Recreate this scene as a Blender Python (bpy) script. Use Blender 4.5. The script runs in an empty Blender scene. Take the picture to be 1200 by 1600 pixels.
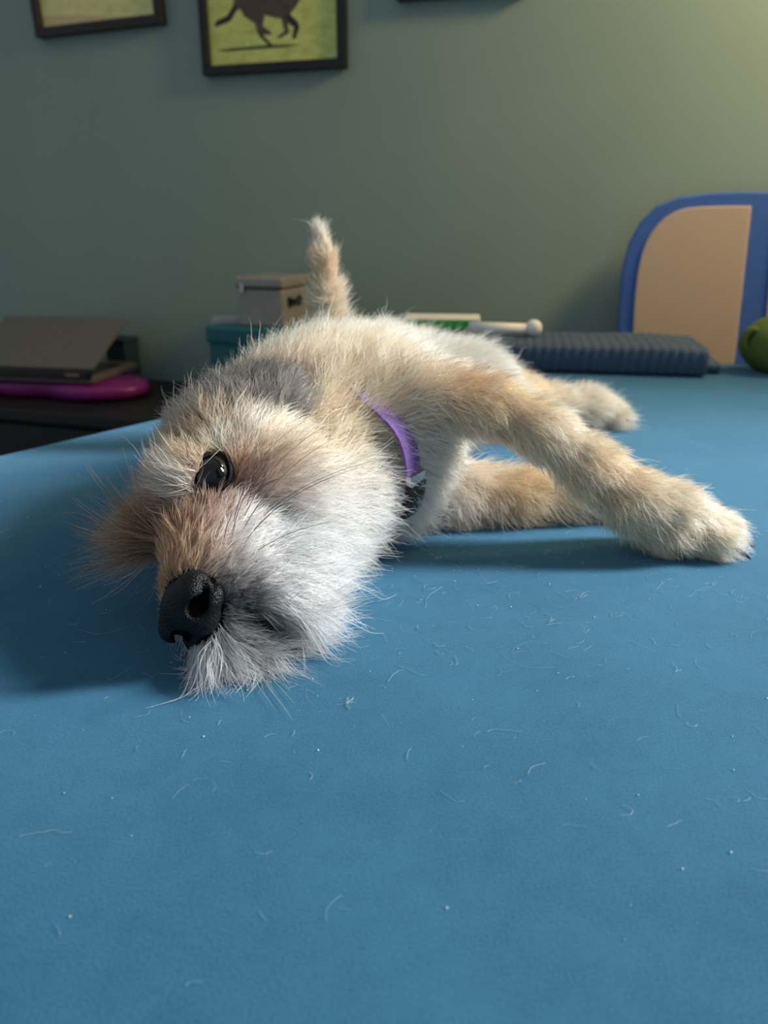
import bpy, bmesh, math, random
import numpy as np
from mathutils import Vector, Matrix, kdtree

random.seed(7); RNG = np.random.default_rng(11)
SC = bpy.context.scene; COL = SC.collection

# ------------------------------------------------------------------ camera
PITCH = math.radians(20.5); H = 0.21; F = 1200.0
cam = bpy.data.cameras.new('camera'); camo = bpy.data.objects.new('camera', cam); COL.objects.link(camo)
camo.location = (0, 0, H); camo.rotation_euler = (math.pi/2 - PITCH, 0, 0)
cam.sensor_fit = 'VERTICAL'; cam.sensor_height = 36.0; cam.sensor_width = 27.0; cam.lens = 36.0*F/1600
cam.clip_start = 0.01; cam.clip_end = 50
cam.dof.use_dof = True; cam.dof.focus_distance = 0.40; cam.dof.aperture_fstop = 8.5
SC.camera = camo

# ------------------------------------------------------------------ light
SC.view_settings.view_transform = 'Standard'; SC.view_settings.look = 'None'
SC.view_settings.gamma = 1.0; SC.view_settings.use_curve_mapping = False
SC.view_settings.exposure = 0.55
W = bpy.data.worlds.new('world'); SC.world = W; W.use_nodes = True
W.node_tree.nodes['Background'].inputs[0].default_value = (0.80, 0.90, 1.0, 1)
W.node_tree.nodes['Background'].inputs[1].default_value = 0.22

def area(name, loc, target, sx, sy, power, color):
    l = bpy.data.lights.new(name, 'AREA'); l.shape = 'RECTANGLE'; l.size = sx; l.size_y = sy
    l.energy = power; l.color = color
    o = bpy.data.objects.new(name, l); COL.objects.link(o); o.location = loc
    o.rotation_euler = (Vector(target)-Vector(loc)).to_track_quat('-Z', 'Y').to_euler()
    return o
area('window_light', (3.15, 0.75, 1.75), (0.3, 0.65, 0.0), 0.5, 1.2, 188.0, (0.95, 0.98, 1.0))
area('lamp_light', (1.15, 1.15, 1.10), (0.9, 1.6, 0.75), 0.25, 0.25, 12.0, (1.0, 0.72, 0.34))

# ------------------------------------------------------------------ helpers
def lin(r, g, b):
    f = lambda c: (c/255/12.92) if c/255 <= 0.04045 else ((c/255+0.055)/1.055)**2.4
    return (f(r), f(g), f(b), 1.0)

def at(px, py, Y):
    """world point at distance Y in front of the camera's foot, seen at this place of the 1200x1600 frame"""
    a = (px-600)/F; b = -(py-800)/F
    dy = math.cos(PITCH)+b*math.sin(PITCH); dz = -math.sin(PITCH)+b*math.cos(PITCH)
    t = Y/dy
    return Vector((a*t, Y, H+dz*t))

def mat(name, color, rough=0.5, metal=0.0, **kw):
    m = bpy.data.materials.new(name); m.use_nodes = True
    b = m.node_tree.nodes['Principled BSDF']
    b.inputs['Base Color'].default_value = color; b.inputs['Roughness'].default_value = rough
    b.inputs['Metallic'].default_value = metal
    for k, v in kw.items(): b.inputs[k.replace('_', ' ')].default_value = v
    return m

class NT:
    """small helper for node graphs"""
    def __init__(s, m): s.t = m.node_tree; s.b = s.t.nodes['Principled BSDF']
    def n(s, typ, **kw):
        x = s.t.nodes.new(typ)
        for k, v in kw.items():
            if k in x.inputs: x.inputs[k].default_value = v
            else: setattr(x, k, v)
        return x
    def l(s, a, b): s.t.links.new(a, b)

def noisy(name, c1, c2, scale, rough=0.6, bump=0.0, bscale=None, metal=0.0, detail=4, stretch=(1, 1, 1), **kw):
    m = mat(name, c1, rough, metal, **kw); g = NT(m)
    tc = g.n('ShaderNodeTexCoord'); mp = g.n('ShaderNodeMapping', Scale=stretch); g.l(tc.outputs['Object'], mp.inputs[0])
    nz = g.n('ShaderNodeTexNoise', Scale=scale, Detail=detail); g.l(mp.outputs[0], nz.inputs['Vector'])
    r = g.n('ShaderNodeValToRGB'); r.color_ramp.elements[0].color = c1; r.color_ramp.elements[1].color = c2
    r.color_ramp.elements[0].position = 0.3; r.color_ramp.elements[1].position = 0.7
    g.l(nz.outputs['Fac'], r.inputs[0]); g.l(r.outputs[0], g.b.inputs['Base Color'])
    if bump:
        n2 = g.n('ShaderNodeTexNoise', Scale=bscale or scale, Detail=3); g.l(mp.outputs[0], n2.inputs['Vector'])
        bp = g.n('ShaderNodeBump', Strength=bump, Distance=0.002); g.l(n2.outputs['Fac'], bp.inputs['Height'])
        g.l(bp.outputs[0], g.b.inputs['Normal'])
    return m

def link(o, parent=None):
    COL.objects.link(o)
    if parent is not None: o.parent = parent
    return o

def mesh_obj(name, verts, faces, m=None, parent=None, smooth=True, loc=None, rot=None):
    me = bpy.data.meshes.new(name); me.from_pydata([tuple(v) for v in verts], [], [tuple(f) for f in faces])
    me.update()
    if smooth: me.polygons.foreach_set('use_smooth', [True]*len(me.polygons))
    if m: me.materials.append(m)
    o = bpy.data.objects.new(name, me); link(o, parent)
    if loc is not None: o.location = loc
    if rot is not None: o.rotation_euler = rot
    return o

def bm_obj(name, bm, m=None, parent=None, smooth=False, loc=None, rot=None):
    me = bpy.data.meshes.new(name); bmesh.ops.recalc_face_normals(bm, faces=bm.faces); bm.to_mesh(me); bm.free()
    if smooth: me.polygons.foreach_set('use_smooth', [True]*len(me.polygons))
    if m: me.materials.append(m)
    o = bpy.data.objects.new(name, me); link(o, parent)
    if loc is not None: o.location = loc
    if rot is not None: o.rotation_euler = rot
    return o

def add_box(bm, c, s, bev=0.0, seg=2, M=None):
    r = bmesh.ops.create_cube(bm, size=1.0)
    vs = r['verts']
    for v in vs: v.co = Vector((c[0]+v.co.x*s[0], c[1]+v.co.y*s[1], c[2]+v.co.z*s[2]))
    if bev:
        es = list({e for v in vs for e in v.link_edges})
        rr = bmesh.ops.bevel(bm, geom=es, offset=bev, segments=seg, profile=0.5, affect='EDGES')
        vs = list({v for f in rr['faces'] for v in f.verts} | {v for v in vs if v.is_valid})
    if M is not None:
        for v in vs: v.co = M @ v.co
    return vs

def box_obj(name, c, s, m, parent=None, bev=0.0, seg=2, rot=None, loc=None, smooth=False):
    bm = bmesh.new(); add_box(bm, c, s, bev, seg)
    return bm_obj(name, bm, m, parent, smooth, loc, rot)

def thing(name, label, cat, loc=(0, 0, 0), rotz=0.0, group=None):
    o = bpy.data.objects.new(name, None); COL.objects.link(o); o.empty_display_size = 0.02
    o.location = loc; o.rotation_euler = (0, 0, rotz); tag(o, label, cat, group)
    return o

def tag(o, label, cat, group=None, kind=None):
    if label: o['label'] = label
    if cat: o['category'] = cat
    if group: o['group'] = group
    if kind: o['kind'] = kind
    return o

def struct(o): o['kind'] = 'structure'; return o

def extrude_outline(name, pts, depth, m, parent=None, bev=0.0, holes=None):
    """closed 2-D outline (x, z) with thickness along y"""
    bm = bmesh.new()
    vs = [bm.verts.new((x, 0, z)) for x, z in pts]; f = bm.faces.new(vs)
    r = bmesh.ops.extrude_face_region(bm, geom=[f])
    bmesh.ops.translate(bm, verts=[v for v in r['geom'] if isinstance(v, bmesh.types.BMVert)], vec=(0, depth, 0))
    bmesh.ops.recalc_face_normals(bm, faces=bm.faces)
    if bev:
        es = [e for e in bm.edges if len(e.link_faces) == 2 and e.calc_face_angle(0) > 0.9]
        bmesh.ops.bevel(bm, geom=es, offset=bev, segments=2, profile=0.5, affect='EDGES')
    return bm_obj(name, bm, m, parent)

def hair_obj(name, P, rad, colr, m, parent=None):
    """P (N,K,3) strand points, rad (N,K), colr (N,3)"""
    N, K = P.shape[:2]
    hc = bpy.data.hair_curves.new(name); hc.add_curves([K]*N)
    hc.attributes['position'].data.foreach_set('vector', P.reshape(-1).astype(np.float32))
    ra = hc.attributes.get('radius') or hc.attributes.new('radius', 'FLOAT', 'POINT')
    ra.data.foreach_set('value', rad.reshape(-1).astype(np.float32))
    ca = hc.attributes.new('strand_color', 'FLOAT_COLOR', 'CURVE')
    ca.data.foreach_set('color', np.concatenate([colr, np.ones((N, 1))], 1).reshape(-1).astype(np.float32))
    hc.materials.append(m)
    o = bpy.data.objects.new(name, hc); link(o, parent)
    return o
SC.render.hair_type = 'STRIP'
SC.cycles_curves.shape = 'RIBBONS'; SC.cycles_curves.subdivisions = 1

# ------------------------------------------------------------------ room
YAW = math.radians(-18.0)
WALL0 = Vector((0, 1.85, 0))
wdir = Vector((math.cos(YAW), math.sin(YAW), 0)); wnor = Vector((math.sin(YAW), -math.cos(YAW), 0))   # along the wall / out of the wall
M_wall = noisy('wall_paint', lin(140, 161, 151), lin(146, 167, 157), 3.0, 0.75, 0.05, 300)
bm = bmesh.new(); add_box(bm, (0, 0.05, 0.75), (5.0, 0.10, 3.0))
struct(bm_obj('wall_back', bm, M_wall, loc=WALL0, rot=(0, 0, YAW)))
M_floor = noisy('floor_boards', lin(92, 72, 54), lin(70, 54, 40), 6.0, 0.5, stretch=(1, 8, 1))
bm = bmesh.new(); add_box(bm, (0, 0.0, -0.77), (6.0, 6.0, 0.04))
struct(bm_obj('floor', bm, M_floor))
bm = bmesh.new()
for (y0, y1, z0, z1) in ((0.83, 1.30, -0.75, 2.25), (-1.6, -0.35, -0.75, 2.25), (-0.35, 0.83, -0.75, 0.12), (-0.35, 0.83, 1.95, 2.25)):
    add_box(bm, (1.75, (y0+y1)/2, (z0+z1)/2), (0.10, y1-y0, z1-z0))
struct(bm_obj('wall_right', bm, M_wall))
M_base = mat('white_gloss', lin(190, 190, 184), 0.35)
bm = bmesh.new(); add_box(bm, (0, -0.008, -0.70), (5.0, 0.016, 0.10), 0.004)
struct(bm_obj('baseboard_back', bm, M_base, loc=WALL0, rot=(0, 0, YAW)))

# ------------------------------------------------------------------ bed
def velvet():
    m = mat('blue_velvet', lin(42, 108, 142), 0.85); g = NT(m)
    g.b.inputs['Sheen Weight'].default_value = 0.55; g.b.inputs['Sheen Roughness'].default_value = 0.4
    g.b.inputs['Sheen Tint'].default_value = lin(150, 205, 250); g.b.inputs['Specular IOR Level'].default_value = 0.15
    tc = g.n('ShaderNodeTexCoord')
    n1 = g.n('ShaderNodeTexNoise', Scale=9.0, Detail=5, Roughness=0.6); g.l(tc.outputs['Object'], n1.inputs['Vector'])
    n2 = g.n('ShaderNodeTexNoise', Scale=950.0, Detail=3, Roughness=0.7); g.l(tc.outputs['Object'], n2.inputs['Vector'])
    n3 = g.n('ShaderNodeTexNoise', Scale=60.0, Detail=6, Roughness=0.7, Distortion=0.6); g.l(tc.outputs['Object'], n3.inputs['Vector'])
    a = g.n('ShaderNodeMath', operation='MULTIPLY_ADD'); a.inputs[1].default_value = 0.32; g.l(n1.outputs['Fac'], a.inputs[0])
    a2 = g.n('ShaderNodeMath', operation='MULTIPLY'); a2.inputs[1].default_value = 0.50; g.l(n2.outputs['Fac'], a2.inputs[0]); g.l(a2.outputs[0], a.inputs[2])
    a3 = g.n('ShaderNodeMath', operation='MULTIPLY_ADD'); a3.inputs[1].default_value = 0.2; g.l(n3.outputs['Fac'], a3.inputs[0]); g.l(a.outputs[0], a3.inputs[2])
    r = g.n('ShaderNodeValToRGB'); g.l(a3.outputs[0], r.inputs[0])
    r.color_ramp.elements[0].position = 0.30; r.color_ramp.elements[0].color = lin(35, 80, 104)
    r.color_ramp.elements[1].position = 0.70; r.color_ramp.elements[1].color = lin(63, 117, 145)
    g.l(r.outputs[0], g.b.inputs['Base Color'])
    bp = g.n('ShaderNodeBump', Strength=0.4, Distance=0.0007); g.l(n2.outputs['Fac'], bp.inputs['Height'])
    g.l(bp.outputs[0], g.b.inputs['Normal'])
    return m
M_velvet = velvet()
M_dark = mat('dark_wood', lin(26, 24, 24), 0.6)
# bed footprint: left end edge runs (.6,.8), far edge along (.95,-.31)
bed = thing('bed', 'wide blue velvet bed that the dog is lying on', 'bed', (0, 0, 0))
A = Vector((-0.336, 0.782)); e1 = Vector((0.6, 0.8)); e2 = Vector((0.951, -0.309))
C0 = A + e1*0.764                        # far left corner
C1 = C0 + e2*1.5
C2 = C1 - e1*2.2
C3 = C0 - e1*2.2
def rounded_poly(pts, r, n=10):
    out = []
    for i, p in enumerate(pts):
        a = (pts[i-1]-p).normalized(); b = (pts[(i+1) % len(pts)]-p).normalized()
        ang = a.angle(b); d = r/math.tan(ang/2)
        p0 = p+a*d; p1 = p+b*d
        for k in range(n+1):
            t = k/n; out.append((p0*(1-t)+p*t)*(1-t)+(p*(1-t)+p1*t)*t)
    return out
# slightly bowed left edge
left_pts = rounded_poly([C0, C1, C2, C3], 0.07)
def slab(name, pts, z0, z1, r, m, parent):
    """upholstered slab: outline with a rounded upper rim"""
    n = len(pts); cen = sum(pts, Vector((0, 0)))/n
    rings = [(0, z0), (0, z1-r)]
    for k in range(1, 7):
        t = k/6*math.pi/2; rings.append((r*(1-math.cos(t)), z1-r+r*math.sin(t)))
    verts, faces = [], []
    nor = []
    for i in range(n):
        t = (pts[(i+1) % n]-pts[i-1]).normalized(); nn = Vector((t.y, -t.x))
        if nn.dot(pts[i]-cen) < 0: nn = -nn
        nor.append(nn)
    for ins, z in rings:
        for i in range(n):
            p = pts[i]-nor[i]*ins; verts.append((p.x, p.y, z))
    for k in range(len(rings)-1):
        for i in range(n):
            j = (i+1) % n; faces.append((k*n+i, k*n+j, (k+1)*n+j, (k+1)*n+i))
    faces.append(tuple((len(rings)-1)*n+i for i in range(n)))
    faces.append(tuple(reversed(range(n))))
    bm = bmesh.new(); bv = [bm.verts.new(v) for v in verts]
    for f in faces: bm.faces.new([bv[i] for i in f])
    return bm_obj(name, bm, m, parent, smooth=True)
o = slab('mattress', left_pts, -0.20, 0.0, 0.012, M_velvet, bed)
o = slab('bed_base', [p*1.0 - (p-(C0+C2)*0.5)*0.02 for p in left_pts], -0.62, -0.20, 0.005, M_dark, bed)
for c in (C0, C1, C2, C3):
    p = c + ((C0+C2)*0.5-c)*0.08
    bm = bmesh.new(); bmesh.ops.create_cone(bm, cap_ends=True, segments=16, radius1=0.018, radius2=0.028, depth=0.13)
    bm_obj('leg', bm, M_dark, bed, loc=(p.x, p.y, -0.685))

# ================================================================== DOG
n_ = Vector((-0.0475, -0.98, -0.193)).normalized()
l_ = Vector((0.478, -0.191, 0.857)); l_ = (l_ - n_*l_.dot(n_)).normalized()
u_ = l_.cross(n_)*-1.0
if u_.z < 0: u_ = -u_
HM = Vector((-0.107, 0.399, 0.060))     # midpoint between the eyes
R3 = np.array([n_, l_, u_]).T            # columns
HMn = np.array(HM)
def hp(n, l, u): return HMn + R3 @ (np.array([n, l, u])*0.01)      # head frame, cm -> world
def hv(n, l, u): return R3 @ np.array([n, l, u], float)

def smin(a, b, k):
    h = np.clip(0.5+0.5*(b-a)/k, 0, 1)
    return b*(1-h)+a*h-k*h*(1-h)
def d_ell(P, c, r, R=None):
    q = P-np.asarray(c, np.float32)
    if R is not None: q = q @ np.asarray(R, np.float32)
    r = np.asarray(r, np.float32)
    k0 = np.sqrt(((q/r)**2).sum(-1)); k1 = np.sqrt(((q/(r*r))**2).sum(-1))+1e-9
    return k0*(k0-1)/k1
def d_cap(P, a, b, ra, rb):
    a = np.asarray(a, np.float32); b = np.asarray(b, np.float32); ba = b-a
    h = np.clip(((P-a) @ ba)/float(ba@ba), 0, 1)
    q = P-a-h[..., None]*ba
    return np.sqrt((q*q).sum(-1))-(ra+(rb-ra)*h)

PR = []   # (kind, args, k)
def cap(a, b, ra, rb, k=0.02): PR.append(('c', (a, b, ra, rb), k))
def ell(c, r, R=None, k=0.02): PR.append(('e', (c, r, R), k))
def hell(c, r, k=0.012): ell(hp(*c), np.array(r)*0.01, R3, k)
def hcap(a, b, ra, rb, k=0.012): cap(hp(*a), hp(*b), ra*0.01, rb*0.01, k)
# torso
ell((-0.022, 0.590, 0.061), (0.076, 0.115, 0.057))
cap((-0.012, 0.60, 0.060), (-0.005, 0.725, 0.057), 0.057, 0.051, 0.03)
cap((-0.088, 0.468, 0.070), (-0.024, 0.560, 0.072), 0.043, 0.053, 0.03)      # neck
ell((-0.055, 0.565, 0.077), (0.042, 0.07, 0.036), None, 0.03)      # scruff
ell((0.008, 0.535, 0.088), (0.040, 0.042, 0.036), None, 0.02)             # upper shoulder
cap((-0.005, 0.535, 0.048), (0.012, 0.56, 0.032), 0.043, 0.03, 0.02)            # chest front
# upper foreleg
fl = [(0.034, 0.512, 0.102, .020), (0.068, 0.500, 0.099, .0148), (0.102, 0.494, 0.085, .0140), (0.136, 0.488, 0.060, .0140), (0.165, 0.483, 0.039, .0150), (0.190, 0.484, 0.027, .0185), (0.212, 0.489, 0.018, .0155)]
for a, b in zip(fl[:-1], fl[1:]): cap(a[:3], b[:3], a[3], b[3], 0.012)
for dx, dy, dz in ((0.224, 0.474, 0.011), (0.231, 0.484, 0.014), (0.233, 0.495, 0.014), (0.225, 0.505, 0.011)):
    cap((0.200, 0.487, 0.019), (dx, dy, dz), 0.014, 0.0095, 0.006)
# lower foreleg
ll = [(0.0, 0.555, 0.03, .03), (0.050, 0.548, 0.022, .0185), (0.105, 0.548, 0.018, .0145), (0.145, 0.552, 0.018, .0135), (0.170, 0.556, 0.017, .016)]
for a, b in zip(ll[:-1], ll[1:]): cap(a[:3], b[:3], a[3], b[3], 0.012)
for dx, dy in ((0.183, 0.545), (0.190, 0.553), (0.190, 0.562), (0.183, 0.57)):
    cap((0.168, 0.556, 0.016), (dx, dy, 0.010), 0.010, 0.008, 0.004)
# hind legs
for L in ([(0.0, 0.735, 0.076, .038), (0.080, 0.745, 0.060, .034), (0.135, 0.785, 0.040, .021), (0.185, 0.815, 0.028, .0145), (0.222, 0.830, 0.022, .017), (0.245, 0.835, 0.016, .014)],
          [(0.0, 0.755, 0.040, .04), (0.075, 0.80, 0.030, .030), (0.11, 0.85, 0.020, .017), (0.155, 0.885, 0.016, .013), (0.185, 0.905, 0.016, .014)]):
    for a, b in zip(L[:-1], L[1:]): cap(a[:3], b[:3], a[3], b[3], 0.014)
    e = L[-1]
    for k in range(4):
        cap((e[0]-0.012, e[1], e[2]), (e[0]+0.012, e[1]-0.014+k*0.0095, 0.011), 0.010, 0.0075, 0.004)
# tail
tl = [(-0.048, 0.765, 0.085, .019), (-0.050, 0.752, 0.118, .0115), (-0.052, 0.744, 0.150, .0100), (-0.056, 0.742, 0.182, .0082), (-0.0595, 0.742, 0.204, .0050)]
for a, b in zip(tl[:-1], tl[1:]): cap(a[:3], b[:3], a[3], b[3], 0.008)
# head
hell((-4.6, 0, -1.1), (5.0, 4.2, 3.5), 0.02)
hell((-1.4, 0, -0.1), (2.5, 3.0, 1.8))
for s in (-1, 1):
    hell((-0.3, s*2.2, 0.75), (1.3, 1.4, 0.8), 0.008)
    hell((-3.0, s*2.5, -3.0), (3.2, 2.6, 3.0))
    hell((3.9, s*1.25, -3.3), (2.5, 1.3, 1.7), 0.008)
hcap((0.0, 0, -2.2), (5.0, 0, -2.5), 2.8, 2.05)
hcap((-0.5, 0, -0.9), (5.6, 0, -1.7), 1.5, 1.1)
hcap((-2.0, 0, -5.3), (4.3, 0, -5.2), 2.6, 1.75, 0.010)
hell((4.8, -1.6, -3.2), (1.6, 1.2, 1.6), 0.010)
hell((-4.6, 0, -5.2), (3.6, 3.2, 3.2), 0.02)
hell((-6.6, 0.6, -6.2), (3.4, 3.4, 3.2), 0.02)
hell((-2.9, 2.7, -1.5), (2.3, 1.75, 2.0), 0.012)
hell((-2.9, -2.7, -1.5), (2.3, 1.75, 2.0), 0.012)
ell((-0.081, 0.342, 0.014), (0.020, 0.015, 0.012), None, 0.008)      # whiskered lower lip on the bed
EYE_R = 1.22
EYE_C = {1: (-0.35, 2.55, -0.10), -1: (-0.35, -2.55, -0.10)}

def dog_sdf(P):
    d = None
    for kd, a, k in PR:
        x = d_cap(P, *a) if kd == 'c' else d_ell(P, *a)
        d = x if d is None else smin(d, x, k)
    for s in (-1, 1):                                       # eye sockets
        x = np.sqrt(((P-hp(*EYE_C[s]).astype(np.float32))**2).sum(-1))-EYE_R*0.0101
        d = np.maximum(d, -x)
    x = d_cap(P, hp(5.9, 0, -4.15), hp(2.2, 2.6, -4.35), 0.0016, 0.0025)    # mouth line
    d = -smin(-d, x, 0.004)
    x = d_cap(P, hp(5.9, 0, -4.15), hp(2.2, -2.6, -4.35), 0.0016, 0.0025)
    d = -smin(-d, x, 0.004)
    return np.maximum(d, 0.0015-P[..., 2])

def surface_nets(f, lo, hi, h):
    lo = np.array(lo); n = np.ceil((np.array(hi)-lo)/h).astype(int)+1
    xs = [lo[i]+h*np.arange(n[i]) for i in range(3)]
    D = np.empty(n, np.float32)
    yy, zz = np.meshgrid(xs[1], xs[2], indexing='ij')
    for i0 in range(0, n[0], 24):
        i1 = min(n[0], i0+24)
        P = np.empty((i1-i0, n[1], n[2], 3), np.float32)
        P[..., 0] = xs[0][i0:i1, None, None]; P[..., 1] = yy; P[..., 2] = zz
        D[i0:i1] = f(P)
    S = D < 0
    cnt = np.zeros(n-1, np.int32); acc = np.zeros(tuple(n-1)+(3,), np.float32)
    corners = [(a, b, c) for a in (0, 1) for b in (0, 1) for c in (0, 1)]
    sl = lambda o: tuple(slice(o[i], n[i]-1+o[i]) for i in range(3))
    for o in corners:
        for ax in range(3):
            if o[ax]: continue
            p = list(o); p[ax] = 1
            d0 = D[sl(o)]; d1 = D[sl(p)]; cr = S[sl(o)] != S[sl(p)]
            t = np.where(cr, d0/(d0-d1+1e-20), 0)
            cnt += cr
            for k in range(3):
                acc[..., k] += np.where(cr, o[k]+(t if k == ax else 0), 0)
    act = cnt > 0; ids = -np.ones(n-1, np.int64); ids[act] = np.arange(act.sum())
    ijk = np.argwhere(act)
    V = lo+h*(ijk+acc[act]/cnt[act][:, None])
    Fs = []
    for ax in range(3):
        b, c = (ax+1) % 3, (ax+2) % 3
        s0 = [slice(1, n[i]-1) for i in range(3)]; s1 = list(s0)
        s0[ax] = slice(0, n[ax]-1); s1[ax] = slice(1, n[ax])
        cr = S[tuple(s0)] != S[tuple(s1)]; ins = S[tuple(s0)]
        e = np.argwhere(cr)
        if not len(e): continue
        base = e.copy(); base[:, b] += 1; base[:, c] += 1
        def idx(db, dc):
            q = base.copy(); q[:, b] -= db; q[:, c] -= dc
            return ids[q[:, 0], q[:, 1], q[:, 2]]
        quad = np.stack([idx(1, 1), idx(0, 1), idx(0, 0), idx(1, 0)], 1)
        flip = ~ins[cr]
        quad[flip] = quad[flip][:, ::-1]
        Fs.append(quad)
    return V, np.concatenate(Fs)

DV, DF = surface_nets(dog_sdf, (-0.215, 0.255, -0.004), (0.285, 0.945, 0.222), 0.003)
def project(V, f, it=2):
    for _ in range(it):
        e = 0.0008; P = V.astype(np.float32); d = f(P)
        G = np.stack([f(P+np.array(o, np.float32)*e)-f(P-np.array(o, np.float32)*e) for o in ((1, 0, 0), (0, 1, 0), (0, 0, 1))], -1)
        G /= np.linalg.norm(G, axis=1, keepdims=True)+1e-9
        V = V-G*d[:, None]*0.8
    return V, G

dog = thing('dog', 'scruffy tan terrier dog lying on its side on the blue bed', 'dog', (0, 0.55, 0.0))
DOGM = Matrix.Translation((0, -0.55, 0))   # children keep world coordinates
def dchild(o, parent=None):
    o.parent = parent or dog
    if parent is None: o.matrix_parent_inverse = DOGM
    return o

# ---- fur controls: position (world, m), spread (m), flow dir, length (m), lift 0..1, colour (sRGB)
CREAM = (226, 194, 156); TAN = (206, 164, 122); RUST = (166, 110, 68); BROWN = (122, 78, 48)
WHITE = (233, 231, 229); GREY = (128, 124, 124); DGREY = (84, 82, 84); BLACK = (26, 24, 26); PALE = (246, 236, 221)
PEACH = (236, 204, 166); APRICOT = (228, 190, 150); SAND = (240, 224, 203)
CT = []
def ctl(p, s, flow, ln, lift, col): CT.append((np.array(p), s, np.array(flow, float)/np.linalg.norm(flow), ln, lift, col))
def hc(p, s, flow, ln, lift, col, mirror=True):
    ctl(hp(*p), s*0.01, hv(*flow), ln*0.01, lift, col)
    if mirror and abs(p[1]) > 0.01:
        ctl(hp(p[0], -p[1], p[2]), s*0.01, hv(flow[0], -flow[1], flow[2]), ln*0.01, lift, col)
# head (n forward, l the dog's left = up side, u top of skull)
hc((6.6, 0, -1.3), 0.6, (-1, 0, .3), .35, .3, BROWN)
hc((5.0, 0, -0.8), 0.9, (-1, 0, .4), .8, .35, RUST)
hc((3.0, 0, -0.3), 1.1, (-1, .1, .6), 1.2, .4, TAN)
hc((1.2, 0, 0.4), 1.1, (-.3, .0, 1), 1.8, .5, BROWN)
hc((0.3, 0, 1.6), 1.2, (-.2, 0, 1), 2.2, .5, RUST)
hc((5.2, 1.4, -1.6), 0.9, (-1, .5, -.3), .9, .3, TAN)
hc((3.5, 1.8, -1.0), 1.0, (-1, .5, -.2), 1.1, .3, RUST)
hc((1.5, 2.2, -1.0), 0.9, (-1, .5, -.3), .9, .25, RUST)
hc((6.2, 1.6, -2.6), 0.6, (-.7, .6, -.3), .45, .25, DGREY)
hc((5.6, 2.0, -3.2), 0.8, (-.8, .4, -.4), .9, .3, GREY)
hc((4.3, 2.3, -2.8), 1.1, (-1, .3, -.4), 1.3, .35, WHITE)
hc((2.5, 2.7, -2.8), 1.3, (-1, .2, -.5), 1.6, .35, WHITE)
hc((0.2, 3.2, -2.3), 1.0, (-1, .2, -.4), 1.4, .3, RUST)
hc((-1.6, 4.0, -3.2), 1.0, (-1, .2, -.4), 1.6, .3, TAN)
hc((0.0, 3.2, -4.4), 1.5, (-.8, .2, -.8), 2.0, .4, WHITE)
hc((2.5, 2.4, -4.8), 1.2, (-.6, .3, -1), 2.0, .4, WHITE)
hc((3.6, 2.2, -4.0), .7, (-.6, .3, -.8), .8, .35, DGREY)
hc((6.2, -0.1, -4.9), .75, (-.5, .6, -.6), .7, .4, BLACK, False)
hc((5.9, -0.5, -5.6), .60, (-.5, .4, -.8), .9, .4, BLACK, False)
hc((6.3, 0.9, -4.1), .50, (-.5, .5, -.7), .8, .4, DGREY, False)
hc((5.9, 1.6, -4.2), .55, (-.6, .6, -.6), 1.1, .4, GREY)
hc((4.8, 0.6, -6.2), 1.1, (.35, .1, -1), 2.5, .45, WHITE)
hc((2.8, 0.8, -6.9), 1.4, (0, .15, -1), 2.8, .4, WHITE)
hc((0.0, 1.2, -7.0), 1.8, (-.5, .2, -1), 2.6, .4, WHITE)
hc((-3.0, 2.0, -7.5), 2.2, (-.6, .1, -1), 2.8, .4, PALE)
hc((6.2, -1.4, -3.4), .8, (.5, -.8, -.5), 2.6, .5, WHITE, False)
hc((5.4, -2.3, -3.0), .9, (.5, -.9, -.3), 2.8, .5, WHITE, False)
hc((5.4, -1.9, -5.8), .7, (.5, -.7, -.5), 3.0, .45, WHITE, False)
# eye region
hc((0.9, 2.6, -.3), .6, (.1, -.3, 1), .55, .25, DGREY)
hc((0.3, 3.1, -1.1), .5, (-.8, .3, -.5), .4, .2, BROWN)
hc((-1.0, 3.6, -1.2), .6, (-1, .1, -.2), .8, .2, RUST)
hc((-1.8, 3.8, -0.2), .7, (-1, .1, .1), 1.0, .2, PALE)
hc((0.3, 2.2, .9), .6, (.25, -.1, 1), 1.6, .4, PALE, False)
hc((1.0, 1.4, .9), .7, (.15, -.0, 1), 2.2, .5, WHITE, False)
hc((0.8, -0.6, 1.0), .8, (.1, -.15, 1), 2.2, .5, BROWN, False)
hc((-0.2, -1.4, 1.8), .9, (.1, -.2, 1), 2.6, .5, RUST, False)
hc((-0.6, 2.9, 1.0), .7, (-.2, .1, 1), 1.4, .35, CREAM, False)
hc((-1.5, 2.6, 2.2), 1.2, (-.5, .0, 1), 1.4, .4, (218, 186, 150))
hc((-0.3, 1.2, 1.9), 1.1, (.0, .2, 1), 1.8, .5, CREAM, False)
hc((-3.2, 3.6, 1.2), 1.4, (-1, .1, .5), 1.6, .3, (216, 182, 144))
hc((-3.5, 1.5, 3.2), 1.8, (-.8, 0, .8), 1.3, .4, (218, 186, 150))
hc((-3.5, 4.3, -1.5), 1.5, (-1, .1, -.1), 1.6, .25, PALE)
hc((-3.0, 4.4, -3.5), 1.6, (-1, .1, -.5), 2.0, .3, CREAM)
hc((-6.0, 4.2, -3.8), 2.0, (-1, .1, -.4), 2.2, .35, CREAM)
hc((-6.0, 3.6, 1.5), 1.5, (-1, .1, .4), 1.6, .5, GREY)
hc((-7.0, 2.0, 3.0), 1.8, (-1, 0, .7), 1.8, .6, GREY)
hc((-8.5, 4.0, 0.5), 1.6, (-1, .1, .2), 1.6, .5, GREY)
hc((-6.4, 4.9, -1.5), .8, (-1, .1, .3), 1.3, .4, DGREY)
hc((-5.3, 4.6, 0.2), .8, (-1, .1, .3), 1.3, .4, GREY)
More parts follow.
